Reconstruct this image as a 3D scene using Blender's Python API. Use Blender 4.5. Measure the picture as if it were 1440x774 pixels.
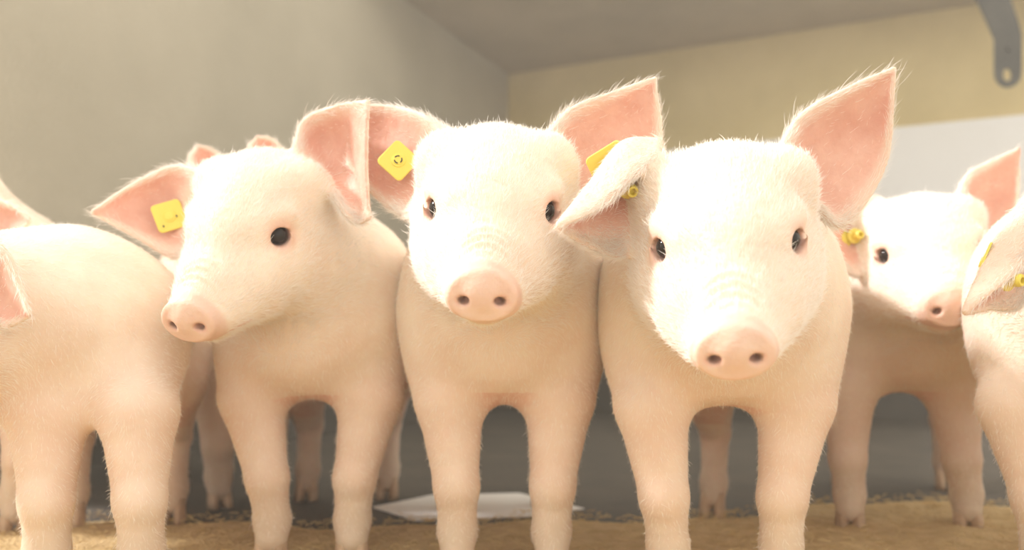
import bpy, bmesh, math, random
import numpy as np
from mathutils import Vector, Matrix

for o in list(bpy.data.objects):
    bpy.data.objects.remove(o)
scene = bpy.context.scene
rng = np.random.default_rng(7)
random.seed(7)

# ------------------------------------------------------------------ camera, world, sun, exposure
FPX, CX, YH, CAMZ = 1200.0, 720.0, 500.0, 0.31      # focal length in px, centre column, horizon row, camera height
cam_data = bpy.data.cameras.new('camera')
cam = bpy.data.objects.new('camera', cam_data)
scene.collection.objects.link(cam)
cam.location = (0, 0, CAMZ)
cam.rotation_euler = (math.radians(90), 0, 0)
cam_data.sensor_width = 36.0
cam_data.lens = FPX / 1440.0 * 36.0
cam_data.shift_y = (YH - 387.0) / 1440.0
cam_data.clip_start = 0.02
cam_data.dof.use_dof = True
cam_data.dof.focus_distance = 0.98
cam_data.dof.aperture_fstop = 2.6
scene.camera = cam

world = bpy.data.worlds.new('world')
scene.world = world
world.use_nodes = True
wn = world.node_tree.nodes
wn['Background'].inputs[0].default_value = (1.0, 0.935, 0.82, 1)
wn['Background'].inputs[1].default_value = 1.08

sun_data = bpy.data.lights.new('sun', 'SUN')
sun_data.energy = 3.3
sun_data.angle = math.radians(6)
sun_data.color = (1.0, 0.965, 0.96)
sun = bpy.data.objects.new('sun', sun_data)
sun.rotation_euler = Vector((-0.79, 0.03, 0.62)).to_track_quat('Z', 'Y').to_euler()
sun.location = (-3, -1, 4)
scene.collection.objects.link(sun)

scene.view_settings.view_transform = 'Standard'
scene.view_settings.look = 'None'
scene.view_settings.gamma = 1.0
scene.view_settings.use_curve_mapping = False
scene.view_settings.exposure = 0.56
scene.cycles.use_denoising = True
scene.cycles.max_bounces = 6
scene.cycles.caustics_reflective = False
scene.cycles.caustics_refractive = False


# ------------------------------------------------------------------ helpers
def W(px, py, d):
    """a point of the place, from a pixel and its distance along the view axis"""
    return np.array([(px - CX) / FPX * d, d, CAMZ + (YH - py) / FPX * d], dtype=np.float64)


def link(o, parent=None):
    scene.collection.objects.link(o)
    if parent is not None:
        o.parent = parent
    return o


def tag(o, label=None, cat=None, group=None, kind=None):
    if label: o['label'] = label
    if cat: o['category'] = cat
    if group: o['group'] = group
    if kind: o['kind'] = kind
    return o


def mesh_obj(name, verts, faces, mat, parent=None, smooth=False, loc=None):
    me = bpy.data.meshes.new(name)
    me.from_pydata([tuple(v) for v in verts], [], [tuple(f) for f in faces])
    me.update()
    if smooth:
        me.polygons.foreach_set('use_smooth', [True] * len(me.polygons))
    if mat: me.materials.append(mat)
    o = bpy.data.objects.new(name, me)
    if loc is not None: o.location = loc
    return link(o, parent)


def bm_obj(name, bm, mat, parent=None, smooth=False):
    me = bpy.data.meshes.new(name)
    bm.normal_update()
    bm.to_mesh(me)
    bm.free()
    if smooth:
        me.polygons.foreach_set('use_smooth', [True] * len(me.polygons))
    if mat: me.materials.append(mat)
    return link(bpy.data.objects.new(name, me), parent)


def new_mat(name):
    m = bpy.data.materials.new(name)
    m.use_nodes = True
    nt = m.node_tree
    return m, nt, nt.nodes['Principled BSDF']


def node(nt, kind, **kw):
    n = nt.nodes.new(kind)
    for k, v in kw.items():
        if k.startswith('i_'):
            n.inputs[k[2:].replace('_', ' ')].default_value = v
        else:
            setattr(n, k, v)
    return n


def ramp(nt, src, stops):
    r = nt.nodes.new('ShaderNodeValToRGB')
    el = r.color_ramp.elements
    while len(el) < len(stops): el.new(0.5)
    for e, (p, c) in zip(el, stops):
        e.position = p
        e.color = (*c, 1)
    nt.links.new(src, r.inputs[0])
    return r


def rough_mat(name, c1, c2, scale=4.0, rough=0.85, bump=0.2, bscale=60, detail=6, stretch=None):
    m, nt, b = new_mat(name)
    tc = node(nt, 'ShaderNodeTexCoord')
    src = tc.outputs['Object']
    if stretch:
        mp = node(nt, 'ShaderNodeMapping')
        mp.inputs['Scale'].default_value = stretch
        nt.links.new(src, mp.inputs[0]); src = mp.outputs[0]
    n = node(nt, 'ShaderNodeTexNoise', i_Scale=scale, i_Detail=detail, i_Roughness=0.6)
    nt.links.new(src, n.inputs['Vector'])
    r = ramp(nt, n.outputs[0], [(0.3, c1), (0.7, c2)])
    nt.links.new(r.outputs[0], b.inputs['Base Color'])
    n2 = node(nt, 'ShaderNodeTexNoise', i_Scale=bscale, i_Detail=4.0)
    nt.links.new(src, n2.inputs['Vector'])
    bp = node(nt, 'ShaderNodeBump', i_Strength=bump, i_Distance=0.01)
    nt.links.new(n2.outputs[0], bp.inputs['Height'])
    nt.links.new(bp.outputs[0], b.inputs['Normal'])
    b.inputs['Roughness'].default_value = rough
    return m


# ------------------------------------------------------------------ materials
def skin_material():
    m, nt, b = new_mat('pig_skin')
    at = node(nt, 'ShaderNodeAttribute', attribute_name='skin')     # r: rosy, g: dark (nostril, mouth, lid line), b: dirt
    sep = node(nt, 'ShaderNodeSeparateColor')
    nt.links.new(at.outputs['Color'], sep.inputs[0])
    tc = node(nt, 'ShaderNodeTexCoord')
    n = node(nt, 'ShaderNodeTexNoise', i_Scale=11.0, i_Detail=5.0, i_Roughness=0.55)
    nt.links.new(tc.outputs['Object'], n.inputs['Vector'])
    base = ramp(nt, n.outputs[0], [(0.30, (0.80, 0.635, 0.50)), (0.62, (0.88, 0.765, 0.635))])
    n3 = node(nt, 'ShaderNodeTexNoise', i_Scale=30.0, i_Detail=6.0, i_Roughness=0.65)
    nt.links.new(tc.outputs['Object'], n3.inputs['Vector'])
    rose = ramp(nt, n3.outputs[0], [(0.3, (0.70, 0.36, 0.27)), (0.7, (0.80, 0.50, 0.39))])
    mx = node(nt, 'ShaderNodeMix', data_type='RGBA')
    nt.links.new(sep.outputs[0], mx.inputs[0])
    nt.links.new(base.outputs[0], mx.inputs[6])
    nt.links.new(rose.outputs[0], mx.inputs[7])
    mx2 = node(nt, 'ShaderNodeMix', data_type='RGBA')
    nt.links.new(sep.outputs[1], mx2.inputs[0])
    nt.links.new(mx.outputs[2], mx2.inputs[6])
    mx2.inputs[7].default_value = (0.10, 0.055, 0.045, 1)
    mx3 = node(nt, 'ShaderNodeMix', data_type='RGBA')
    nt.links.new(sep.outputs[2], mx3.inputs[0])
    nt.links.new(mx2.outputs[2], mx3.inputs[6])
    mx3.inputs[7].default_value = (0.42, 0.27, 0.14, 1)
    nt.links.new(mx3.outputs[2], b.inputs['Base Color'])
    b.inputs['Roughness'].default_value = 0.58
    b.inputs['Specular IOR Level'].default_value = 0.35
    b.inputs['Subsurface Weight'].default_value = 0.22
    b.inputs['Subsurface Radius'].default_value = (1.0, 0.45, 0.25)
    b.inputs['Subsurface Scale'].default_value = 0.010
    n2 = node(nt, 'ShaderNodeTexNoise', i_Scale=260.0, i_Detail=3.0)
    nt.links.new(tc.outputs['Object'], n2.inputs['Vector'])
    bp = node(nt, 'ShaderNodeBump', i_Strength=0.25, i_Distance=0.002)
    nt.links.new(n2.outputs[0], bp.inputs['Height'])
    n4 = node(nt, 'ShaderNodeTexNoise', i_Scale=34.0, i_Detail=3.0, i_Distortion=0.6)
    nt.links.new(tc.outputs['Object'], n4.inputs['Vector'])
    bp2 = node(nt, 'ShaderNodeBump', i_Strength=0.35, i_Distance=0.006)
    nt.links.new(n4.outputs[0], bp2.inputs['Height'])
    nt.links.new(bp.outputs[0], bp2.inputs['Normal'])
    nt.links.new(bp2.outputs[0], b.inputs['Normal'])
    return m


MAT_SKIN = skin_material()
MAT_FUR, nt, b = new_mat('pig_hair')
b.inputs['Base Color'].default_value = (0.95, 0.885, 0.81, 1)
b.inputs['Roughness'].default_value = 0.45
MAT_EYE, nt, b = new_mat('eye')
b.inputs['Base Color'].default_value = (0.016, 0.011, 0.009, 1)
b.inputs['Roughness'].default_value = 0.06
b.inputs['Specular IOR Level'].default_value = 0.28
MAT_HOOF = rough_mat('hoof_horn', (0.42, 0.27, 0.16), (0.66, 0.48, 0.32), 20, 0.6, 0.3, 120)
MAT_TAG, nt, b = new_mat('yellow_tag_plastic')
b.inputs['Base Color'].default_value = (0.80, 0.66, 0.10, 1)
b.inputs['Roughness'].default_value = 0.38
MAT_INK, nt, b = new_mat('black_print')
b.inputs['Base Color'].default_value = (0.02, 0.02, 0.02, 1)
MAT_WALL_L = rough_mat('left_wall_render', (0.42, 0.375, 0.28), (0.52, 0.465, 0.355), 1.6, 0.9, 0.35, 90)
MAT_WALL_R = rough_mat('right_wall_render', (0.62, 0.49, 0.225), (0.75, 0.605, 0.31), 2.2, 0.9, 0.35, 80)
MAT_DADO = rough_mat('white_panel', (0.92, 0.90, 0.87), (0.95, 0.935, 0.91), 3.0, 0.5, 0.1, 40)
MAT_CEIL = rough_mat('ceiling_boards', (0.42, 0.345, 0.225), (0.52, 0.43, 0.29), 2.5, 0.9, 0.2, 50)
MAT_SHADE_STRIP = rough_mat('shade_strip', (0.075, 0.062, 0.048), (0.12, 0.10, 0.078), 5, 0.8, 0.2, 50)  # dark tone painted in for shade along the wall foot
MAT_FLOOR = rough_mat('dark_slat_floor', (0.062, 0.050, 0.037), (0.10, 0.080, 0.058), 6, 0.75, 0.4, 70)
MAT_BED = rough_mat('straw_dust', (0.50, 0.34, 0.14), (0.70, 0.52, 0.26), 28, 0.95, 0.8, 160)
MAT_STRAW = rough_mat('straw', (0.55, 0.38, 0.15), (0.78, 0.60, 0.30), 30, 0.7, 0.1, 50)
MAT_STEEL = rough_mat('dull_steel', (0.030, 0.026, 0.019), (0.065, 0.057, 0.042), 18, 0.55, 0.2, 90)
MAT_SUN_PATCH = rough_mat('sun_patch', (0.93, 0.90, 0.86), (0.96, 0.94, 0.91), 8, 0.5, 0.05, 40)  # white that stands in for sunlight on the floor


# ------------------------------------------------------------------ the pen: floor, walls, ceiling
CORNER = np.array([(715 - CX) / FPX * 5.0, 5.0])
DL = np.array([-0.3293, -0.9442]); DR = np.array([0.9442, -0.3293])
def wall_dirs():
    # horizontal wall tops run to the vanishing points of the photograph's ceiling lines
    vl = 715 + (YH - 105) / 0.724
    vr = 715 - (YH - 105) / 0.15
    a = np.array([(vl - CX) / FPX, 1.0]); a = -a / np.linalg.norm(a)
    c = np.array([(vr - CX) / FPX, 1.0]); c = -c / np.linalg.norm(c)
    return a, c
DL, DR = wall_dirs()
ZC = CAMZ + (YH - 105) / FPX * 5.0           # ceiling height
NL = np.array([-DL[1], DL[0]])
if NL @ (np.array([0, 2.0]) - CORNER) < 0: NL = -NL
NR = np.array([-DR[1], DR[0]])
if NR @ (np.array([0, 2.0]) - CORNER) < 0: NR = -NR


def box_along(name, p0, d, n, length, thick, z0, z1, mat, parent=None):
    """a box standing along a wall: p0 start on the wall line, d along it, n into the room"""
    c = [p0, p0 + d * length, p0 + d * length + n * thick, p0 + n * thick]
    v = [(q[0], q[1], z0) for q in c] + [(q[0], q[1], z1) for q in c]
    f = [(0, 1, 2, 3), (7, 6, 5, 4), (0, 4, 5, 1), (1, 5, 6, 2), (2, 6, 7, 3), (3, 7, 4, 0)]
    bm = bmesh.new()
    vs = [bm.verts.new(q) for q in v]
    for q in f: bm.faces.new([vs[i] for i in q])
    bmesh.ops.recalc_face_normals(bm, faces=bm.faces)
    return bm_obj(name, bm, mat, parent)


tag(box_along('wall_left', CORNER - NL * 0.12, DL, NL, 3.55, 0.12, -0.05, ZC, MAT_WALL_L), 'grey taupe rendered wall on the left side of the pen', kind='structure')
tag(box_along('wall_right', CORNER - NR * 0.12, DR, NR, 4.2, 0.12, -0.05, ZC, MAT_WALL_R), 'warm tan rendered wall on the right side of the pen', kind='structure')
ZD = CAMZ + (YH - 172) / FPX * 3.79
zd_p = None
# the white lower panelling of the right wall: its top shows at about row 172 where column 1345 meets the wall
def wall_depth(px):
    k = (px - CX) / FPX
    t = (CORNER[0] - k * CORNER[1]) / (k * DR[1] - DR[0])
    return CORNER[1] + t * DR[1], t
dd, tt = wall_depth(1345)
ZD = CAMZ + (YH - 172) / FPX * dd
tag(box_along('trim_1', CORNER + NR * 0.001, DR, NR, 4.2, 0.02, 0.0, ZD, MAT_DADO), 'white washed lower panelling along the tan right wall', kind='structure')
tag(box_along('shade_strip_right', CORNER + NR * 0.0215, DR, NR, 4.2, 0.03, 0.0, 0.42, MAT_SHADE_STRIP), 'dark strip added for the shade at the foot of the right wall', kind='structure')  # dark strips added in place of the shade behind the pigs
tag(box_along('shade_strip_left', CORNER + NL * 0.001, DL, NL, 3.55, 0.03, 0.0, 0.42, MAT_SHADE_STRIP), 'dark strip added for the shade at the foot of the left wall', kind='structure')

# ceiling over the back of the pen
c0 = CORNER - NL * 0.12 - NR * 0.12
a2 = CORNER + DR * 4.2 - NR * .12
a1 = CORNER + DL * 1.75 - NL * .12
a3 = CORNER + DR * 1.5 + NR * 0.62; a4 = CORNER + DR * 4.2 + NR * 0.27
v = []
for z in (ZC + 0.001, ZC + 0.08):
    v += [(c0[0], c0[1], z), (a1[0], a1[1], z), (a3[0], a3[1], z), (a4[0], a4[1], z), (a2[0], a2[1], z)]
tag(mesh_obj('ceiling', v, [(0, 1, 2, 3, 4), (9, 8, 7, 6, 5)] + [(i, i + 5, (i + 1) % 5 + 5, (i + 1) % 5) for i in range(5)], MAT_CEIL),
    'dark brown boarded ceiling over the back of the pen', kind='structure')

# haze volume added to lift the dark tones towards the back
hz, nt, b = new_mat('haze_volume')
nt.nodes.remove(b)
vs_ = node(nt, 'ShaderNodeVolumeScatter', i_Density=0.038, i_Anisotropy=0.2)
vs_.inputs['Color'].default_value = (1.0, 0.955, 0.87, 1)
nt.links.new(vs_.outputs[0], nt.nodes['Material Output'].inputs['Volume'])
v = [(x, y, z) for z in (-0.02, 2.6) for x, y in ((-2.5, -0.5), (4.3, -0.5), (4.3, 5.3), (-2.5, 5.3))]
tag(mesh_obj('added_haze', v, [(3, 2, 1, 0), (4, 5, 6, 7), (0, 1, 5, 4), (1, 2, 6, 5), (2, 3, 7, 6), (3, 0, 4, 7)], hz),
    'thin haze added to lift the dark tones of the pen', 'haze', kind='stuff')

# floor: dark slats with dusty straw in front
tag(mesh_obj('floor', [(-2.6, -0.6, -0.05), (4.4, -0.6, -0.05), (4.4, 5.4, -0.05), (-2.6, 5.4, -0.05), (-2.6, -0.6, 0), (4.4, -0.6, 0), (4.4, 5.4, 0), (-2.6, 5.4, 0)],
     [(3, 2, 1, 0), (4, 5, 6, 7), (0, 1, 5, 4), (1, 2, 6, 5), (2, 3, 7, 6), (3, 0, 4, 7)], MAT_FLOOR), 'dark pen floor behind the straw', kind='structure')


def bed_edge(x):
    return 1.56 + 0.22 * (1 / (1 + math.exp(-(x - 0.45) * 9))) + 0.03 * math.sin(9 * x + 1) + 0.02 * math.sin(23 * x)


def straw_bed():
    nx, ny = 150, 50
    V, Fc = [], []
    for j in range(ny + 1):
        for i in range(nx + 1):
            x = -1.5 + 3.0 * i / nx
            ye = bed_edge(x)
            y = 0.35 + (ye - 0.35) * j / ny
            edge = min(1.0, (ye - y) / 0.12)
            z = 0.001 + edge * (0.004 + 0.0035 * (math.sin(x * 31 + y * 17) * math.sin(y * 43 - x * 11) + 1) + random.uniform(0, 0.003))
            V.append((x, y, z))
    for j in range(ny):
        for i in range(nx):
            a = j * (nx + 1) + i
            Fc.append((a, a + 1, a + nx + 2, a + nx + 1))
    return V, Fc


V, Fc = straw_bed()
bed = mesh_obj('straw_bedding', V, Fc, MAT_BED, smooth=True)
tag(bed, 'tan dusty straw bedding spread on the floor under the pigs', 'straw', kind='stuff')


def add_curves(name, pts, rad, mat, parent, kind='stuff'):
    """pts: (n, k, 3), rad: (k,)"""
    n, k, _ = pts.shape
    cu = bpy.data.hair_curves.new(name)
    cu.add_curves([k] * n)
    cu.attributes['position'].data.foreach_set('vector', np.ascontiguousarray(pts, dtype=np.float32).ravel())
    at = cu.attributes.get('radius') or cu.attributes.new('radius', 'FLOAT', 'POINT')
    at.data.foreach_set('value', (np.tile(np.asarray(rad, dtype=np.float32), n) if np.ndim(rad) == 1 else np.asarray(rad, dtype=np.float32).ravel()))
    cu.materials.append(mat)
    o = bpy.data.objects.new(name, cu)
    link(o, parent)
    if kind: o['kind'] = kind
    return o


n = 6000
sx = rng.uniform(-1.4, 1.4, n); fy = rng.uniform(0, 1, n) ** 0.6
sy = np.array([0.7 + (bed_edge(x) + 0.03 - 0.7) * f for x, f in zip(sx, fy)])
ang = rng.uniform(0, math.pi, n); ln = rng.uniform(0.006, 0.026, n)
base = np.stack([sx, sy, rng.uniform(0.006, 0.016, n)], 1)
dirv = np.stack([np.cos(ang), np.sin(ang), rng.uniform(-.12, .22, n)], 1) * ln[:, None]
pts = np.stack([base, base + dirv * 0.5 + rng.normal(0, .0015, (n, 3)), base + dirv], 1)
pts[..., 2] = np.maximum(pts[..., 2], 0.004)
add_curves('straw_stalks', pts, [.0006, .0006, .0005], MAT_STRAW, bed)

# flat white sheet standing in for the sunlit floor patch behind the pigs
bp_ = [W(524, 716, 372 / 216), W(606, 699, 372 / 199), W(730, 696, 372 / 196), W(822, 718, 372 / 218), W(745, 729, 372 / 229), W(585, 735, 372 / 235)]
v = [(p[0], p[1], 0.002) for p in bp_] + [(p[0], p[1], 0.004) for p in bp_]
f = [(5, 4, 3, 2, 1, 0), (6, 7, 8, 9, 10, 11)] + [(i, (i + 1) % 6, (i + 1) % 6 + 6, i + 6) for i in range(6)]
tag(mesh_obj('sun_patch', v, f, MAT_SUN_PATCH), 'white sheet standing in for sunlight on the dark floor behind the middle pig', 'patch')


# ------------------------------------------------------------------ steel bracket hanging from the ceiling (upper right)
def bracket():
    d = 3.25
    t = 0.008
    # outline of the strap in its own plane (x, z), a slanting upper arm and a straight tab with a rounded end
    def X(px): return (px - CX) / FPX * d
    def Z(py): return CAMZ + (YH - py) / FPX * d
    L = [(1372, -6), (1388, 30), (1399, 55), (1399, 100)]
    Rr = [(1437, 98), (1437, 50), (1434, 36), (1420, -6)]
    arc = [(1418 + 19 * math.cos(a), 102 + 21 * math.sin(a)) for a in np.linspace(math.pi, 0, 11)[1:-1]]
    out = L + arc + Rr
    hole = [(1417 + 6.5 * math.cos(a), 105 + 9 * math.sin(a)) for a in np.linspace(0, 2 * math.pi, 17)[:-1]]
    bm = bmesh.new()
    e = []
    for ring in (out, hole):
        vs = [bm.verts.new((X(p[0]), d, Z(p[1]))) for p in ring]
        e += [bm.edges.new((vs[i], vs[(i + 1) % len(vs)])) for i in range(len(vs))]
    bmesh.ops.triangle_fill(bm, edges=e, use_beauty=True)
    r = bmesh.ops.extrude_face_region(bm, geom=bm.faces[:])
    bmesh.ops.translate(bm, verts=[g for g in r['geom'] if isinstance(g, bmesh.types.BMVert)], vec=(0, t, 0))
    bmesh.ops.recalc_face_normals(bm, faces=bm.faces)
    root = bm_obj('steel_bracket', bm, MAT_STEEL)
    tag(root, 'dull steel strap bracket with a bolt hole hanging from the ceiling', 'bracket')
    # foot plate on the ceiling and a bolt head
    zt = Z(-6)
    bm = bmesh.new()
    mat = Matrix.Translation((X(1396), d + t / 2, (zt + ZC) / 2)) @ Matrix.Diagonal((X(1420) - X(1372), t * 1.6, ZC - zt + 0.004, 1))
    bmesh.ops.create_cube(bm, size=1, matrix=mat)
    mat = Matrix.Translation((X(1396), d + t / 2, ZC - 0.004)) @ Matrix.Diagonal((0.24, 0.1, 0.008, 1))
    bmesh.ops.create_cube(bm, size=1, matrix=mat)
    bm_obj('mounting_arm', bm, MAT_STEEL, root)
    bm = bmesh.new()
    bmesh.ops.create_cone(bm, cap_ends=True, segments=6, radius1=0.014, radius2=0.013, depth=0.012,
                          matrix=Matrix.Translation((X(1419), d - 0.006, Z(68))) @ Matrix.Rotation(math.pi / 2, 4, 'X'))
    bm_obj('bolt', bm, MAT_STEEL, root)
bracket()


# ------------------------------------------------------------------ signed distance modelling of the pigs
def rot(yaw, pitch, roll):
    y, p, r = (math.radians(q) for q in (yaw, pitch, roll))
    c, s = math.cos(y), math.sin(y); Rz = np.array([[c, -s, 0], [s, c, 0], [0, 0, 1]])
    c, s = math.cos(p), math.sin(p); Rx = np.array([[1, 0, 0], [0, c, -s], [0, s, c]])
    c, s = math.cos(r), math.sin(r); Ry = np.array([[c, 0, s], [0, 1, 0], [-s, 0, c]])
    return Rz @ Rx @ Ry


class Ell:
    def __init__(s, c, r, R=None, k=0.03, sub=False):
        s.c = np.asarray(c, np.float32); s.r = np.asarray(r, np.float32); s.R = np.asarray(R if R is not None else np.eye(3), np.float32)
        s.k = k; s.sub = sub; s.lo = s.c - max(s.r); s.hi = s.c + max(s.r)
    def __call__(s, p):
        q = (p - s.c) @ s.R
        k0 = np.sqrt(np.maximum(((q / s.r) ** 2).sum(-1), 1e-9))
        k1 = np.sqrt(np.maximum(((q / (s.r * s.r)) ** 2).sum(-1), 1e-9))
        return k0 * (k0 - 1.0) / k1


class Cone:
    def __init__(s, a, b, ra, rb, k=0.03, sub=False, sq=None, R=None):
        s.a = np.asarray(a, np.float32); s.b = np.asarray(b, np.float32); s.ra = ra; s.rb = rb; s.k = k; s.sub = sub
        m = max(ra, rb); s.lo = np.minimum(s.a, s.b) - m; s.hi = np.maximum(s.a, s.b) + m
        s.ba = s.b - s.a; s.l2 = float((s.ba ** 2).sum())
    def __call__(s, p):
        pa = p - s.a
        h = np.clip((pa @ s.ba) / s.l2, 0, 1)
        return np.sqrt(((pa - h[..., None] * s.ba) ** 2).sum(-1)) - (s.ra + (s.rb - s.ra) * h)


class Disc:
    """a rounded elliptical slab: axis = local y"""
    def __init__(s, c, rx, rz, hy, rnd, R, k=0.01):
        s.c = np.asarray(c, np.float32); s.rx, s.rz, s.hy, s.rnd = rx, rz, hy, rnd; s.R = np.asarray(R, np.float32); s.k = k; s.sub = False
        m = max(rx, rz, hy) + rnd; s.lo = s.c - m; s.hi = s.c + m
    def __call__(s, p):
        q = (p - s.c) @ s.R
        x, z = q[..., 0], q[..., 2]
        # flatter underside, rounder top, as a pig's snout disc is
        rz = np.where(z > 0, s.rz * 1.0, s.rz * 0.92)
        k0 = np.sqrt((x / s.rx) ** 2 + (z / rz) ** 2 + 1e-9)
        k1 = np.sqrt((x / s.rx ** 2) ** 2 + (z / rz ** 2) ** 2 + 1e-9)
        dr = k0 * (k0 - 1) / k1 + s.rnd
        dy = np.abs(q[..., 1]) - s.hy + s.rnd
        return np.minimum(np.maximum(dr, dy), 0) + np.sqrt(np.maximum(dr, 0) ** 2 + np.maximum(dy, 0) ** 2) - s.rnd


def smin(a, b, k):
    h = np.clip(0.5 + 0.5 * (b - a) / k, 0, 1)
    return b + (a - b) * h - k * h * (1 - h)


def smax(a, b, k):
    return -smin(-a, -b, k)


def catmull(P, n):
    P = np.asarray(P, float)
    P = np.vstack([2 * P[0] - P[1], P, 2 * P[-1] - P[-2]])
    m = len(P) - 3
    out = []
    for t in np.linspace(0, m, n):
        i = min(int(t), m - 1); u = t - i
        a, b, c, d = P[i:i + 4]
        out.append(0.5 * (2 * b + (c - a) * u + (2 * a - 5 * b + 4 * c - d) * u * u + (3 * b - a - 3 * c + d) * u ** 3))
    return np.array(out)


class Ear:
    """leaf of skin through three rails (leading edge, middle, trailing edge), each from the base to the tip"""
    def __init__(s, A, M, B, inner=(0, -1, 0), r0=0.0062, r1=0.0036, k=0.018, nu=64, nv=48):
        s.nu, s.nv, s.k, s.sub = nu, nv, k, False
        a, m, b = (catmull(np.array([W(*q) for q in e]), nu) for e in (A, M, B))
        t = np.linspace(0, 1, nv)[None, :, None]
        s.G = (a[:, None] * (2 * (t - .5) * (t - 1)) + m[:, None] * (4 * t * (1 - t)) + b[:, None] * (2 * t * (t - .5)))
        du = np.gradient(s.G, axis=0); dv = np.gradient(s.G, axis=1)
        N = np.cross(du, dv); N /= np.linalg.norm(N, axis=-1, keepdims=True) + 1e-9
        if (N.reshape(-1, 3) @ np.array(inner)).mean() < 0: N = -N
        s.N = N
        s.P = s.G.reshape(-1, 3).astype(np.float32)
        s.Nn = N.reshape(-1, 3).astype(np.float32)
        s.T = (du / (np.linalg.norm(du, axis=-1, keepdims=True) + 1e-9)).reshape(-1, 3)
        u = np.linspace(0, 1, nu)[:, None]; vv = np.abs(np.linspace(-1, 1, nv))[None, :]
        rr = (r0 + (r1 - r0) * np.clip(u * 1.5, 0, 1)) * (1 - 0.15 * vv ** 3)
        s.rad = rr.reshape(-1).astype(np.float32)
        s.U = np.broadcast_to(u, (nu, nv)).reshape(-1); s.Vv = np.broadcast_to(vv, (nu, nv)).reshape(-1)
        s.lo = s.P.min(0) - r0; s.hi = s.P.max(0) + r0
    def near(s, p, need_index=False):
        out = np.empty(len(p), np.float32); idx = np.empty(len(p), np.int32)
        for i in range(0, len(p), 4000):
            q = p[i:i + 4000]
            lo, hi = q.min(0) - 0.03, q.max(0) + 0.03
            sel = np.nonzero(((s.P > lo) & (s.P < hi)).all(1))[0]
            if len(sel) == 0:
                out[i:i + 4000] = 0.05; idx[i:i + 4000] = 0; continue
            S = s.P[sel]
            D = (q ** 2).sum(1)[:, None] + (S ** 2).sum(1)[None] - 2 * q @ S.T
            D = np.sqrt(np.maximum(D, 1e-12)) - s.rad[sel][None]
            j = D.argmin(1)
            out[i:i + 4000] = D[np.arange(len(q)), j]; idx[i:i + 4000] = sel[j]
        return (out, idx) if need_index else out
    def __call__(s, p):
        sh = p.shape[:-1]
        q = p.reshape(-1, 3)
        if len(sh) == 2:           # per block: few ear points each
            out = np.empty(sh, np.float32)
            for i in range(sh[0]): out[i] = s.near(p[i])
            return out
        return s.near(q).reshape(sh)


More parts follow.
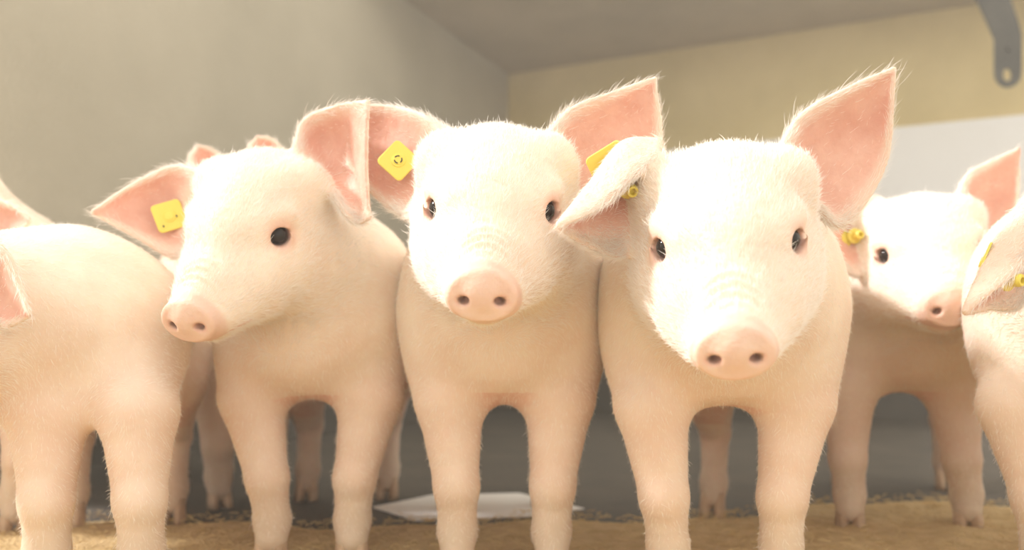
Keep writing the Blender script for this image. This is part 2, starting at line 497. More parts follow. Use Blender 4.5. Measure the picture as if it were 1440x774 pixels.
def polygonise(prims, post, vox, NB=10):
    lo = np.min([p.lo for p in prims if not p.sub], 0) - 0.02
    hi = np.max([p.hi for p in prims if not p.sub], 0) + 0.02
    lo[2] = max(lo[2], -0.02)
    bs = NB * vox
    nb = np.ceil((hi - lo) / bs).astype(int) + 1
    I = np.stack(np.meshgrid(*[np.arange(k) for k in nb], indexing='ij'), -1).reshape(-1, 3)
    C = (lo + (I + 0.5) * bs).astype(np.float32)
    rad = bs * 0.87
    Dp = np.full((len(prims), len(C)), 1e3, np.float32)
    for i, p in enumerate(prims):
        box = np.maximum(np.maximum(p.lo - C, C - p.hi), 0)
        near = np.nonzero((box ** 2).sum(1) < 0.12 ** 2)[0]
        if isinstance(p, Ear):
            for a in range(0, len(near), 2000):
                q = C[near[a:a + 2000]]
                S = p.P[::5]
                D = (q ** 2).sum(1)[:, None] + (S ** 2).sum(1)[None] - 2 * q @ S.T
                Dp[i, near[a:a + 2000]] = np.sqrt(np.maximum(D.min(1), 0)) - 0.006
        elif len(near):
            Dp[i, near] = p(C[near])
    add = [i for i, p in enumerate(prims) if not p.sub]
    mind = Dp[add].min(0)
    act = np.nonzero((mind < rad * 1.15 + 0.045) & (mind > -rad * 1.5 - 0.06))[0]
    g = np.stack(np.meshgrid(*[np.arange(NB + 1)] * 3, indexing='ij'), -1).reshape(-1, 3)
    P = (lo + (I[act][:, None] * NB + g[None]) * vox).astype(np.float32)
    F = np.full(P.shape[:2], 1.0, np.float32)
    md = mind[act]
    for i, p in enumerate(prims):
        if p.sub: continue
        dp = Dp[i, act]
        sel = np.nonzero(dp < md + 2.6 * rad + 1.6 * p.k)[0]
        if len(sel) == 0: continue
        F[sel] = smin(F[sel], p(P[sel]), p.k)
    for i, p in enumerate(prims):
        if not p.sub: continue
        sel = np.nonzero(Dp[i, act] < 1.2 * rad + p.k)[0]
        if len(sel): F[sel] = smax(F[sel], -p(P[sel]), p.k)
    if post is not None: F = post(P, F)
    n1 = NB + 1
    F3 = F.reshape(-1, n1, n1, n1)
    has = np.nonzero((F.min(1) < 0) & (F.max(1) > 0))[0]
    F3 = F3[has]; ai = I[act][has] * NB
    # one vertex per crossed cell
    off = [(0, 0, 0), (1, 0, 0), (0, 1, 0), (1, 1, 0), (0, 0, 1), (1, 0, 1), (0, 1, 1), (1, 1, 1)]
    cor = np.stack([F3[:, o[0]:NB + o[0], o[1]:NB + o[1], o[2]:NB + o[2]] for o in off], -1)
    neg = (cor < 0).sum(-1)
    cb, cx, cy, cz = np.nonzero((neg > 0) & (neg < 8))
    v8 = cor[cb, cx, cy, cz]
    offa = np.array(off, np.float32)
    acc = np.zeros((len(cb), 3), np.float32); cnt = np.zeros(len(cb), np.float32)
    for a in range(8):
        for b in range(a + 1, 8):
            if np.abs(offa[a] - offa[b]).sum() != 1: continue
            fa, fb = v8[:, a], v8[:, b]
            m = (fa < 0) != (fb < 0)
            t = np.where(m, fa / np.where(m, fa - fb, 1), 0)
            acc += np.where(m[:, None], offa[a] + t[:, None] * (offa[b] - offa[a]), 0); cnt += m
    cell = ai[cb] + np.stack([cx, cy, cz], 1)
    verts = lo + (cell + acc / cnt[:, None]) * vox
    DIM = (nb * NB + 2).astype(np.int64)
    key = (cell[:, 0].astype(np.int64) * DIM[1] + cell[:, 1]) * DIM[2] + cell[:, 2]
    order = np.argsort(key); ks = key[order]
    quads = []
    for ax in range(3):
        sl0 = [slice(0, NB)] * 3; sl1 = [slice(0, NB)] * 3; sl1[ax] = slice(1, NB + 1)
        A = F3[(slice(None), *sl0)] < 0; B = F3[(slice(None), *sl1)] < 0
        eb, ex, ey, ez = np.nonzero(A != B)
        inside = A[eb, ex, ey, ez]
        base = ai[eb] + np.stack([ex, ey, ez], 1)
        u, w = [(1, 2), (2, 0), (0, 1)][ax]
        q = []
        for du, dw in ((1, 1), (0, 1), (0, 0), (1, 0)):
            c = base.copy(); c[:, u] -= du; c[:, w] -= dw
            k = (c[:, 0].astype(np.int64) * DIM[1] + c[:, 1]) * DIM[2] + c[:, 2]
            j = np.searchsorted(ks, k); j = np.minimum(j, len(ks) - 1)
            q.append(np.where(ks[j] == k, order[j], -1))
        q = np.stack(q, 1)
        q[~inside] = q[~inside][:, ::-1]
        quads.append(q[(q >= 0).all(1)])
    return verts.astype(np.float64), np.concatenate(quads)


def vertex_normals(V, Q):
    n = np.cross(V[Q[:, 2]] - V[Q[:, 0]], V[Q[:, 3]] - V[Q[:, 1]])
    N = np.zeros_like(V)
    for c in range(4): np.add.at(N, Q[:, c], n)
    return N / (np.linalg.norm(N, axis=1, keepdims=True) + 1e-12), 0.5 * np.linalg.norm(n, axis=1)


# ------------------------------------------------------------------ one pig
EYE = np.array([0.0610, -0.030, 0.030])
NOSE = np.array([0, -0.180, -0.018])


def head_prims(T, R, s=1.0):
    """head in its own frame: snout along -y, crown up, T its place"""
    def P(x, y, z): return T + R @ (np.array([x, y, z]) * s)
    pr = []
    def E(c, r, k=0.03, Rl=None, sub=False):
        pr.append(Ell(P(*c), np.array(r) * s, R if Rl is None else R @ Rl, k * s, sub))
    def C(a, b, ra, rb, k=0.03, sub=False):
        pr.append(Cone(P(*a), P(*b), ra * s, rb * s, k * s, sub))
    E((0, 0.040, 0.022), (0.083, 0.088, 0.083), 0.03)
    E((0, -0.012, 0.040), (0.064, 0.070, 0.046), 0.03)                 # forehead
    C((0, -0.035, 0.004), (0, -0.158, -0.014), 0.060, 0.0355, 0.035)    # snout
    for sg in (-1, 1):
        E((sg * 0.052, 0.018, -0.040), (0.050, 0.078, 0.062), 0.04)    # jowl
        E((sg * 0.040, -0.058, -0.022), (0.036, 0.062, 0.040), 0.035)  # cheek beside the snout
        C((sg * 0.040, -0.052, 0.046), (sg * 0.068, -0.016, 0.048), 0.013, 0.012, 0.018)   # brow
        E((sg * 0.066, 0.050, 0.060), (0.034, 0.030, 0.036), 0.03)     # ear root
        C((sg * 0.022, -0.158, -0.026), (sg * 0.038, -0.085, -0.036), 0.018, 0.026, 0.02)    # upper lip
    C((0, 0.020, -0.062), (0, -0.132, -0.049), 0.050, 0.020, 0.022)    # lower jaw
    E((0, -0.145, -0.047), (0.020, 0.020, 0.013), 0.012)               # chin
    tilt = rot(0, -8, 0)
    pr.append(Disc(P(0, -0.174, -0.016), 0.0385 * s, 0.0305 * s, 0.0120 * s, 0.0055 * s, R @ tilt, 0.0045 * s))
    for sg in (-1, 1):
        # eye socket, lids, nostril, mouth line
        E((sg * 0.0655, -0.038, 0.030), (0.0140, 0.0190, 0.0125), 0.006, rot(sg * 40, 0, 0), True)
        E((sg * 0.0195, -0.190, -0.017), (0.0066, 0.016, 0.0048), 0.004, rot(sg * 16, -6, sg * 18), True)
        C((0, -0.162, -0.0455), (sg * 0.026, -0.140, -0.0425), 0.0022, 0.0022, 0.004, True)
        C((sg * 0.026, -0.140, -0.0425), (sg * 0.047, -0.090, -0.046), 0.0022, 0.0016, 0.004, True)
    return pr, P


class Torus:
    def __init__(s, c, R, ra, rb, t, k):
        s.c = np.asarray(c, np.float32); s.R = np.asarray(R, np.float32); s.ra, s.rb, s.t, s.k = ra, rb, t, k; s.sub = False
        m = max(ra, rb) + t; s.lo = s.c - m; s.hi = s.c + m
    def __call__(s, p):       # an almond ring whose axis is local y
        q = (p - s.c) @ s.R
        sc = np.sqrt((q[..., 0] / s.ra) ** 2 + (q[..., 2] / s.rb) ** 2 + 1e-9)
        rr = (sc - 1) * (s.ra + s.rb) / 2
        return np.sqrt(rr ** 2 + (q[..., 1] + 0.18 * q[..., 0] ** 2 / s.ra) ** 2) - s.t


def smooth(e0, e1, x):
    t = np.clip((x - e0) / (e1 - e0), 0, 1)
    return t * t * (3 - 2 * t)


def claw_mesh(bm, M, sg):
    """one claw of a cloven hoof; M places the foot, toe along -y"""
    rings = [(0.046, 0.010, 0.012, 0.000), (0.030, 0.0115, 0.016, -0.004), (0.012, 0.0125, 0.021, -0.009), (0.0, 0.0130, 0.024, -0.012)]
    prev = None
    for z, rx, ry, oy in rings:
        ring = []
        for i in range(12):
            a = 2 * math.pi * i / 12
            x = rx * math.cos(a); y = ry * math.sin(a)
            if y < 0: x *= 1 - 0.35 * (y / ry) ** 2
            x = sg * 0.0125 + x * (1.0 if x * sg > 0 else 0.85)
            ring.append(bm.verts.new(M @ Vector((x, oy + y, z))))
        if prev:
            for i in range(12): bm.faces.new((prev[i], prev[(i + 1) % 12], ring[(i + 1) % 12], ring[i]))
        else:
            bm.faces.new(ring)
        prev = ring
    bm.faces.new(prev[::-1])


def ear_tag(root, loc, normal, up, style, size=0.040):
    """yellow two-piece ear tag: square plate with a raised boss, or the stud side seen edge-on"""
    n = Vector(normal).normalized(); u = Vector(up); u = (u - n * u.dot(n)).normalized(); x = u.cross(n)
    M = Matrix((x, u, n)).transposed().to_4x4(); M.translation = Vector(loc) - root.location
    h = size / 2
    bm = bmesh.new()
    def rounded(hw, hh, r, z):
        vs = []
        for cx, cy, a0 in ((hw - r, hh - r, 0), (-hw + r, hh - r, 90), (-hw + r, -hh + r, 180), (hw - r, -hh + r, 270)):
            for k in range(5):
                a = math.radians(a0 + 22.5 * k)
                vs.append(bm.verts.new(M @ Vector((cx + r * math.cos(a), cy + r * math.sin(a), z))))
        return vs
    prof = [(h, -0.0012), (h, 0.0008), (h - 0.0012, 0.0014)]
    prev = None
    for w, z in prof:
        ring = rounded(w, w, 0.006, z)
        if prev:
            m = len(ring)
            for i in range(m): bm.faces.new((prev[i], prev[(i + 1) % m], ring[(i + 1) % m], ring[i]))
        else: bm.faces.new(ring[::-1])
        prev = ring
    bm.faces.new(prev)
    prev = None
    for r, z in ((0.0095, 0.0010), (0.0090, 0.0028), (0.0066, 0.0032), (0.0060, 0.0044)):
        ring = [bm.verts.new(M @ Vector((r * math.cos(a), r * math.sin(a), z))) for a in np.linspace(0, 2 * math.pi, 25)[:-1]]
        if prev:
            for i in range(24): bm.faces.new((prev[i], prev[(i + 1) % 24], ring[(i + 1) % 24], ring[i]))
        prev = ring
    bm.faces.new(prev)
    o = bm_obj('ear_tag', bm, MAT_TAG, root)
    o['label'] = 'square yellow plastic ear tag'
    if style == 'print':
        bm = bmesh.new()
        for k in range(3):
            a0 = math.radians(20 + 120 * k); a1 = a0 + math.radians(78)
            A = np.linspace(a0, a1, 8)
            ri = [bm.verts.new(M @ Vector((0.0040 * math.cos(a), 0.0040 * math.sin(a), 0.0048))) for a in A]
            ro = [bm.verts.new(M @ Vector((0.0057 * math.cos(a), 0.0057 * math.sin(a), 0.0048))) for a in A]
            for i in range(7): bm.faces.new((ri[i], ro[i], ro[i + 1], ri[i + 1]))
        e = bm_obj('tag_emblem', bm, MAT_INK, o)
        e['label'] = 'broken black ring printed on the tag'
    if style == 'holes':
        bm = bmesh.new()
        for hx, hy in ((-0.012, -0.013), (0.010, -0.004)):
            c = [bm.verts.new(M @ Vector((hx + 0.0013 * math.cos(a), hy + 0.0018 * math.sin(a), 0.0047))) for a in np.linspace(0, 2 * math.pi, 9)[:-1]]
            bm.faces.new(c)
        bm_obj('tag_mark', bm, MAT_INK, o)
    return o


def tag_stud(root, loc, axis, r=0.0078, length=0.017):
    a = Vector(axis).normalized()
    M = Vector((0, 0, 1)).rotation_difference(a).to_matrix().to_4x4(); M.translation = Vector(loc) - root.location
    bm = bmesh.new(); prev = None
    for rr, z in ((0.0130, -0.002), (0.0130, 0.0005), (r, 0.002), (r * .98, length * .8), (r * .8, length), (r * .5, length), (r * .45, length - .006)):
        ring = [bm.verts.new(M @ Vector((rr * math.cos(t), rr * math.sin(t), z))) for t in np.linspace(0, 2 * math.pi, 21)[:-1]]
        if prev:
            for i in range(20): bm.faces.new((prev[i], prev[(i + 1) % 20], ring[(i + 1) % 20], ring[i]))
        else: bm.faces.new(ring[::-1])
        prev = ring
    bm.faces.new(prev)
    o = bm_obj('tag_stud', bm, MAT_TAG, root, smooth=False)
    o['label'] = 'yellow stud of the ear tag inside the ear'
    return o


def pig(label, shoulder, back, head, legs, ears, hw=0.150, length=0.44, ztop=0.53, zbot=0.265, vox=0.0028, fur=(22, 4.0),
        tags=(), brisket=1.0, neck_r=(0.125, 0.092), hind=(0.085, 0.085), tail=True, group=None, dirt=0.6):
    """shoulder: floor point under the shoulders; back: direction towards the rump; head: (yaw, pitch, roll, place, scale);
    legs: two front legs, each [(x,y) elbow, (x,y) knee, (x,y) foot]; ears: list of rails"""
    S = np.array([shoulder[0], shoulder[1], 0.0])
    b = np.array([back[0], back[1], 0.0]); b /= np.linalg.norm(b)
    r = np.array([b[1], -b[0], 0.0]); up = np.array([0, 0, 1.0])
    RB = np.stack([r, b, up], 1)
    def Bp(u, v, z): return S + r * u + b * v + up * z
    zc = (ztop + zbot) / 2; hz = (ztop - zbot) / 2
    pr = []
    pr.append(Ell(Bp(0, 0.00, zc - .005), (hw * 0.98, 0.165, hz * 1.0), RB, .05))
    pr.append(Ell(Bp(0, length * .5, zc), (hw * 1.06, length * .62, hz * 1.03), RB, .06))
    pr.append(Ell(Bp(0, length, zc + .01), (hw * 0.95, 0.15, hz * 1.0), RB, .06))
    pr.append(Ell(Bp(0, -0.085, zbot + .085), (hw * 0.62 * brisket, 0.075, 0.080), RB, .05))
    for sg in (-1, 1):
        pr.append(Ell(Bp(sg * hw * .62, -0.015, zc - .03), (hw * .42, 0.095, hz * .95), RB, .05))
        pr.append(Ell(Bp(sg * hw * .52, length + .02, zc - .05), (hw * .48, 0.115, hz * .95), RB, .05))
    T, R, hs = np.array(head[3]), rot(*head[:3]), head[4]
    hp, HP = head_prims(T, R, hs)
    nb = HP(0, 0.062, 0.0)
    pr.append(Cone(Bp(0, -0.01, zc + .02), nb, neck_r[0], neck_r[1] * hs, .06))
    pr.append(Cone(Bp(0, -0.05, zc - .03), HP(0, 0.06, -0.03), neck_r[0] * .85, neck_r[1] * .75 * hs, .06))
    feet = []
    for i, L in enumerate(legs):
        sg = -1 if i == 0 else 1
        e, k, f = (np.array([*q, 0.0]) for q in L)
        sh = Bp(sg * hw * .56, 0.0, zbot + .09)
        pr.append(Cone(sh, e + up * (zbot - .02), .066, .0475, .045))
        pr.append(Cone(e + up * (zbot - .02), k + up * .125, .0475, .0305, .012))
        pr.append(Ell(k + up * .128 - b * .006, (.0290, .0300, .034), RB, .012))
        pr.append(Cone(k + up * .125, f + b * .006 + up * .062, .0305, .0262, .008))
        pr.append(Cone(f + b * .008 + up * .060, f - b * .002 + up * .036, .0275, .0240, .010))
        feet.append((f, b))
    for i, sg in enumerate((-1, 1)):
        w = hind[i]
        hip = Bp(sg * hw * .55, length + .01, zbot + .10)
        stf = Bp(sg * (w + .005), length - .045, zbot + .005)
        hock = Bp(sg * w, length + .075, .160)
        pas = Bp(sg * w, length + .050, .062)
        ft = Bp(sg * w, length + .035, 0)
        pr.append(Cone(hip, stf, .088, .060, .05))
        pr.append(Cone(stf, hock, .058, .029, .018))
        pr.append(Ell(hock + b * .006, (.026, .030, .032), RB, .012))
        pr.append(Cone(hock, pas, .0275, .0235, .008))
        pr.append(Cone(pas, ft + up * .036 + b * .005, .0250, .0230, .015))
        feet.append((ft, b))
    if tail:
        tp = [Bp(0, length + .135, zc + .07), Bp(.006, length + .175, zc + .055), Bp(.03, length + .185, zc + .03), Bp(.02, length + .18, zc + .005), Bp(-.005, length + .185, zc - .02)]
        for a, c in zip(tp[:-1], tp[1:]): pr.append(Cone(a, c, .010, .008, .01))
    nbody = len(pr)
    pr += hp
    for sg in (-1, 1):
        c = HP(sg * 0.0655, -0.038, 0.030)
        pr.append(Torus(c + R @ (np.array([sg * math.sin(math.radians(40)), -math.cos(math.radians(40)), 0]) * .002 * hs), R @ rot(sg * 40, 0, sg * 6), .0128 * hs, .0098 * hs, .0036 * hs, .009 * hs))
    E = []
    for e in ears:
        ee = Ear(**e); E.append(ee); pr.append(ee)

    def post(Pt, Fv):
        sh = Fv.shape
        q = ((Pt.reshape(-1, 3) - T) @ R) / hs
        m = np.nonzero((np.abs(q[:, 0]) < .07) & (q[:, 1] < -.03) & (q[:, 1] > -.175) & (np.abs(q[:, 2]) < .08))[0]
        F1 = Fv.reshape(-1)
        if len(m):
            y, z, x = q[m, 1], q[m, 2], q[m, 0]
            w = smooth(-.160, -.150, y) * (1 - smooth(-.128, -.098, y)) * smooth(-.004, .012, z) * (1 - smooth(.018, .036, np.abs(x)))
            F1[m] += (w * 0.0028 * np.sin((y + 9 * x * x) * 2 * math.pi / .0125) * hs).astype(np.float32)
        return F1.reshape(sh)

    V, Q = polygonise(pr, post, vox)
    N, fa = vertex_normals(V, Q)
    # ---- per-vertex skin tones
    q = ((V - T) @ R) / hs
    near_head = (np.abs(q) < .24).all(1)
    rosy = np.zeros(len(V)); dark = np.zeros(len(V)); dirtv = np.zeros(len(V)); bald = np.zeros(len(V))
    disc = smooth(-.158, -.170, q[:, 1]) * (np.abs(q[:, 0]) < .06) * (q[:, 2] > -.055) * (q[:, 2] < .05)
    rosy = np.maximum(rosy, disc * .55); bald = np.maximum(bald, disc)
    for sg in (-1, 1):
        dn = np.linalg.norm((q - np.array([sg * 0.0195, -0.183, -0.017])) / np.array([1, 1.3, .85]), axis=1)
        dark = np.maximum(dark, (1 - smooth(.0045, .0080, dn)) * .75)
        rosy = np.maximum(rosy, (1 - smooth(.008, .016, dn)) * .8)
        de = np.linalg.norm(q - np.array([sg * 0.0655, -0.038, 0.030]), axis=1)
        rosy = np.maximum(rosy, (1 - smooth(.013, .030, de)) * .75)
        dc = np.linalg.norm(q - np.array([sg * 0.0618, -0.0346, 0.030]), axis=1)
        dark = np.maximum(dark, (1 - smooth(.0128, .0142, dc)) * .75)
        bald = np.maximum(bald, 1 - smooth(.024, .031, de))
    # mouth line
    ml = np.abs(q[:, 2] + .0435) ; mm = (1 - smooth(.001, .005, ml)) * (q[:, 1] < -.09) * (q[:, 1] > -.165) * (np.abs(q[:, 0]) < .05)
    rosy = np.maximum(rosy, mm * .7)
    # underside, leg insides and joints rosier; warm straw bounce is painted in here too
    zrel = V[:, 2]
    under = smooth(.2, .9, -N[:, 2]) * (zrel > .18) * (~near_head)
    rosy = np.maximum(rosy, under * .75)
    rosy = np.maximum(rosy, .30 * np.exp(-((zrel - .20) / .12) ** 2) * (zrel < .45))
    dirtv = dirt * (1 - smooth(.02, .16, zrel)) * .7
    flow = np.zeros_like(V)
    hd = smooth(.20, .13, np.linalg.norm(q - np.array([0, -.02, 0]), axis=1))
    hb = R @ np.array([0, 1, 0.15])
    flow[:] = b * 0.7 - up * 0.75
    flow = flow * (1 - hd[:, None]) + hb[None] * hd[:, None]
    earw = np.zeros(len(V)); rim = np.zeros(len(V))
    for e in E:
        m = np.nonzero(((V > e.lo - .01) & (V < e.hi + .01)).all(1))[0]
        if len(m) == 0: continue
        d, j = e.near(V[m].astype(np.float32), True)
        on = d < .0035
        inner = smooth(-.1, .35, (N[m] * e.Nn[j]).sum(1)) * on
        core = 1 - smooth(.70, .98, e.Vv[j])
        fade = smooth(.04, .22, e.U[j])
        rosy[m] = np.maximum(rosy[m] * np.where(on, .4, 1), inner * (.30 + .70 * core) * (.35 + .65 * fade))
        rosy[m] = np.maximum(rosy[m], on * .22)
        earw[m] = np.maximum(earw[m], on * inner * core)
        rim[m] = np.maximum(rim[m], on * smooth(.82, .98, e.Vv[j]))
        flow[m] = np.where(on[:, None], e.T[j] + 0.5 * N[m] * 0, flow[m])
    base = S.copy()
    me = bpy.data.meshes.new('piglet')
    me.from_pydata((V - base).tolist(), [], Q.tolist())
    me.polygons.foreach_set('use_smooth', np.ones(len(Q), bool))
    col = me.attributes.new('skin', 'FLOAT_COLOR', 'POINT')
    col.data.foreach_set('color', np.stack([rosy, dark, dirtv, np.ones(len(V))], 1).astype(np.float32).ravel())
    me.materials.append(MAT_SKIN)
    root = bpy.data.objects.new('piglet', me)
    root.location = base
    link(root)
    tag(root, label, 'pig', group)
    # ---- eyes
    for sg in (-1, 1):
        bm = bmesh.new()
        bmesh.ops.create_uvsphere(bm, u_segments=24, v_segments=16, radius=.0122 * hs)
        c = HP(sg * 0.0618, -0.0346, 0.030) - base
        bmesh.ops.translate(bm, verts=bm.verts, vec=c)
        bm_obj('eye', bm, MAT_EYE, root, smooth=True)
    # ---- hooves
    for f, bb in feet:
        M = Matrix((Vector(r), Vector(b), Vector((0, 0, 1)))).transposed().to_4x4(); M.translation = Vector(f - base) + Vector((0, 0, 0.001))
        bm = bmesh.new()
        claw_mesh(bm, M, -1); claw_mesh(bm, M, 1)
        bmesh.ops.recalc_face_normals(bm, faces=bm.faces)
        bm_obj('hoof', bm, MAT_HOOF, root, smooth=True)
    # ---- fur
    dh, db = fur
    fc = V[Q].mean(1)
    fq = hd[Q].mean(1)
    dens = (db + (dh - db) * fq) * 1e4 * (1 - bald[Q].mean(1)) * (1 - .80 * earw[Q].mean(1)) * (1 + 2.2 * rim[Q].mean(1)) * (fc[:, 2] > .05)
    want = dens * fa
    cnt = rng.poisson(want)
    fi = np.repeat(np.arange(len(Q)), cnt)
    if len(fi):
        w = rng.random((len(fi), 2)); a_, c_ = w[:, :1], w[:, 1:]
        q4 = Q[fi]
        def mixv(A): return (A[q4[:, 0]] * (1 - a_) + A[q4[:, 1]] * a_) * (1 - c_) + (A[q4[:, 3]] * (1 - a_) + A[q4[:, 2]] * a_) * c_
        root_p = mixv(V); nn = mixv(N); nn /= np.linalg.norm(nn, axis=1, keepdims=True) + 1e-9
        fl = mixv(flow); fl = fl - nn * (fl * nn).sum(1, keepdims=True); fl /= np.linalg.norm(fl, axis=1, keepdims=True) + 1e-9
        hh = hd[q4[:, 0]]; rr = rim[q4[:, 0]]
        Ln = (rng.uniform(.006, .0125, len(fi)) * (1 - .15 * hh) * (1 + .35 * rr))[:, None]
        guard = (rng.random(len(fi)) < .06).astype(float)[:, None]
        Ln = Ln * (1 + .7 * guard) * (0.62 + .38 * np.maximum(hh, rr * .8))[:, None]
        jit = rng.normal(0, .22, (len(fi), 3))
        d0 = nn * 0.42 + fl * 0.85 + jit; d0 /= np.linalg.norm(d0, axis=1, keepdims=True)
        d1 = nn * 0.14 + fl * 1.0 + jit * 1.1; d1 /= np.linalg.norm(d1, axis=1, keepdims=True)
        p0 = root_p - nn * .0005
        p1 = p0 + d0 * Ln * .4
        p2 = p1 + (d0 + d1) * .5 * Ln * .35
        p3 = p2 + d1 * Ln * .35
        add_curves('fur', np.stack([p0, p1, p2, p3], 1) - base, np.array([[.00013, .00012, .00009, .00003]]) * (1 + .55 * guard), MAT_FUR, root)
    # ---- whiskers on lip, chin and brow
    for t in tags:
        if t[0] == 'plate': ear_tag(root, t[1], t[2], t[3], t[4], t[5] if len(t) > 5 else .040)
        else: tag_stud(root, t[1], t[2])
    return root


def leg(pxs, d, lean=0.0):
    return [((p - CX) / FPX * d, d + dy) for p, dy in zip(pxs, (0.01, 0.0, 0.0))]


def rails(A, M, B, **kw):
    return dict(A=A, M=M, B=B, **kw)


# ---- right front pig
pig('young pig right of the middle one, one ear flopped forward over a yellow tag',
    (0.286, 1.175), (0.33, 0.94), (-11.1, 32.6, -2.6, (0.2367, 0.9442, 0.4216), 1.0),
    [leg((918, 934, 938), 1.11), leg((1122, 1100, 1098), 1.11)],
    [rails([(1098, 214, .975), (1128, 163, .972), (1190, 126, .968), (1257, 97, .965)],
           [(1122, 262, .992), (1152, 232, 1.000), (1212, 178, .995), (1256, 98, .967)],
           [(1146, 290, .985), (1188, 314, .985), (1245, 228, .985), (1257, 100, .967)]),
     rails([(916, 224, .948), (886, 250, .935), (846, 288, .925), (786, 318, .915)],
           [(925, 212, .985), (874, 212, .98), (828, 264, .955), (785, 316, .917)],
           [(905, 330, .985), (872, 358, .985), (825, 345, .962), (786, 320, .92)])],
    hw=.150, length=.44, hind=(0.060, 0.085),
    tags=[('plate', W(856, 232, .995), (-.30, .75, .55), (.75, .1, .6), 'plain', .046), ('stud', W(884, 264, .966), (.18, -.85, -.45))])

# ---- middle pig
pig('young pig in the middle, square yellow tag facing out of its left-hand ear',
    (-0.012, 1.27), (-0.02, 1.0), (-3.3, 28.8, 2.0, (-0.0221, 1.0441, 0.4716), 1.0),
    [leg((632, 642, 643), 1.20), leg((787, 777, 776), 1.20)],
    [rails([(770, 196, 1.08), (802, 156, 1.075), (862, 131, 1.07), (921, 111, 1.065)],
           [(792, 245, 1.095), (822, 222, 1.105), (875, 180, 1.10), (920, 112, 1.067)],
           [(800, 300, 1.08), (845, 300, 1.085), (924, 215, 1.09), (921, 113, 1.067)]),
     rails([(634, 190, 1.09), (592, 163, 1.11), (545, 150, 1.14), (492, 150, 1.16)],
           [(620, 245, 1.10), (582, 226, 1.13), (535, 213, 1.16), (490, 190, 1.17)],
           [(606, 288, 1.07), (576, 304, 1.10), (535, 282, 1.14), (490, 232, 1.16)])],
    hw=.136, length=.44, tags=[('plate', W(560, 226, 1.108), (.1, -1, .1), (-.80, 0, .72), 'print', .041)])

# ---- left front pig, three-quarter view
pig('young pig with its head turned to the left, directly left of the middle pig',
    (-0.305, 1.345), (-0.10, 0.99), (-18.5, 36, 4.5, (-0.3465, 1.155, 0.4650), 0.97),
    [leg((352, 376, 382), 1.28), leg((520, 499, 495), 1.28)],
    [rails([(416, 222, 1.17), (428, 172, 1.17), (474, 150, 1.14), (518, 143, 1.11)],
           [(442, 250, 1.17), (468, 226, 1.19), (498, 222, 1.165), (515, 232, 1.11)],
           [(468, 272, 1.13), (486, 300, 1.12), (504, 313, 1.115), (520, 306, 1.10)]),
     rails([(288, 244, 1.22), (243, 236, 1.24), (184, 262, 1.24), (131, 298, 1.22)],
           [(272, 298, 1.25), (232, 288, 1.27), (184, 288, 1.255), (132, 298, 1.22)],
           [(284, 350, 1.225), (242, 360, 1.24), (190, 332, 1.24), (132, 300, 1.225)])],
    hw=.140, length=.46, tags=[('plate', W(238, 304, 1.245), (.25, -1, .05), (-.35, 0, .94), 'holes', .042)])

# ---- far left foreground pig, its head out of the frame
pig('young pig at the left edge, white back in sun, its head out of view',
    (-0.615, 1.19), (-0.25, 0.97), (-62, 20, 0, (-0.735, 1.00, 0.345), 1.0),
    [leg((62, 66, 64), 1.08), leg((190, 197, 198), 1.08)],
    [rails([(-40, 340, .99), (0, 348, .975), (26, 392, .965), (40, 442, .955)],
           [(-45, 395, 1.01), (-8, 398, 1.0), (16, 425, .98), (39, 442, .957)],
           [(-40, 445, .99), (-18, 458, .975), (12, 458, .965), (40, 445, .957)])],
    hw=.140, length=.34, ztop=.468, zbot=.258, neck_r=(.100, .078))

# ---- pig at the right edge
pig('young pig cut off by the right edge, tagged ear hanging in front of its neck',
    (0.80, 1.16), (0.88, 0.48), (-12, 30, 0, (0.735, 1.00, 0.42), 1.0),
    [leg((1438, 1462, 1465), 1.10), leg((1580, 1580, 1580), 1.10)],
    [rails([(1462, 338, .975), (1424, 384, .965), (1388, 414, .955), (1357, 440, .95)],
           [(1460, 262, 1.01), (1404, 338, 1.00), (1372, 402, .975), (1356, 438, .95)],
           [(1452, 405, 1.01), (1425, 432, 1.00), (1395, 434, .98), (1358, 442, .952)])],
    hw=.140, length=.42, vox=.0035,
    tags=[('plate', W(1384, 370, 1.0), (-.75, .45, .3), (.5, .1, .85), 'plain', .040), ('stud', W(1418, 394, .975), (.4, -.8, -.1))])

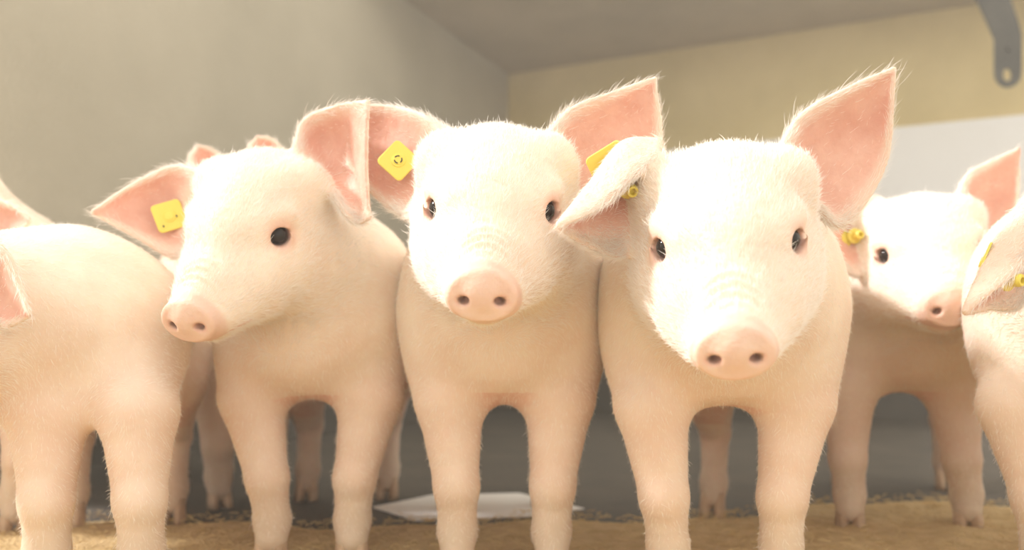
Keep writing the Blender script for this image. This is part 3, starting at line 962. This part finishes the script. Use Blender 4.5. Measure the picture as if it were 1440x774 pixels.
# ---- back right pig
pig('young pig standing behind on the right, half in shade, face between two nearer pigs',
    (0.735, 1.585), (0.3, 0.95), (-14, 21, -2.7, (0.6712, 1.3899, 0.4571), 1.0),
    [leg((1195, 1192, 1195), 1.52), leg((1345, 1352, 1360), 1.52)],
    [rails([(1346, 280, 1.42), (1362, 246, 1.43), (1396, 226, 1.425), (1433, 209, 1.41)],
           [(1358, 308, 1.44), (1380, 288, 1.455), (1410, 262, 1.44), (1432, 210, 1.41)],
           [(1368, 334, 1.43), (1396, 346, 1.44), (1428, 298, 1.43), (1433, 212, 1.415)]),
     rails([(1232, 282, 1.43), (1208, 288, 1.43), (1182, 310, 1.41), (1158, 336, 1.39)],
           [(1226, 318, 1.44), (1206, 326, 1.45), (1182, 334, 1.425), (1158, 338, 1.39)],
           [(1222, 352, 1.42), (1206, 386, 1.40), (1180, 372, 1.39), (1158, 340, 1.39)])],
    hw=.145, length=.42, vox=.004, fur=(12, 2.5), hind=(0.085, 0.14),
    tags=[('plate', W(1186, 336, 1.425), (.2, -1, .1), (.5, 0, .85), 'plain', .03), ('stud', W(1202, 332, 1.42), (.2, -1, 0))])

# ---- back left pig whose ears show behind the three-quarter pig
pig('young pig behind on the left, two ear tips showing over the three-quarter pig',
    (-0.62, 1.85), (-0.5, 0.85), (20, 15, 0, (-0.545, 1.66, 0.54), 1.0),
    [leg((300, 306, 308), 1.74), leg((380, 380, 385), 1.78)],
    [rails([(326, 262, 1.60), (316, 232, 1.62), (300, 212, 1.62), (279, 205, 1.61)],
           [(305, 265, 1.62), (298, 240, 1.64), (286, 220, 1.63), (278, 206, 1.61)],
           [(280, 268, 1.60), (270, 245, 1.60), (267, 222, 1.60), (277, 207, 1.61)]),
     rails([(410, 258, 1.60), (404, 225, 1.62), (386, 198, 1.62), (364, 192, 1.61)],
           [(385, 262, 1.62), (382, 228, 1.64), (370, 206, 1.63), (362, 193, 1.61)],
           [(362, 262, 1.60), (352, 235, 1.60), (350, 208, 1.60), (361, 194, 1.61)])],
    hw=.140, length=.40, ztop=.565, vox=.004, fur=(8, 2.5))

# ---- far left back pig
pig('young pig at the far left behind, only neck and ear in view',
    (-0.95, 1.56), (-0.4, 0.9), (-60, 12, 0, (-1.00, 1.40, 0.545), 1.0),
    [leg((-70, -70, -70), 1.47), leg((30, 32, 22), 1.50)],
    [rails([(-30, 268, 1.33), (0, 282, 1.32), (22, 292, 1.31), (42, 308, 1.30)],
           [(-30, 300, 1.35), (0, 305, 1.35), (22, 310, 1.33), (42, 310, 1.30)],
           [(-30, 340, 1.33), (0, 340, 1.32), (22, 334, 1.31), (42, 313, 1.30)])],
    hw=.135, length=.40, ztop=.58, vox=.004, fur=(8, 2.5))
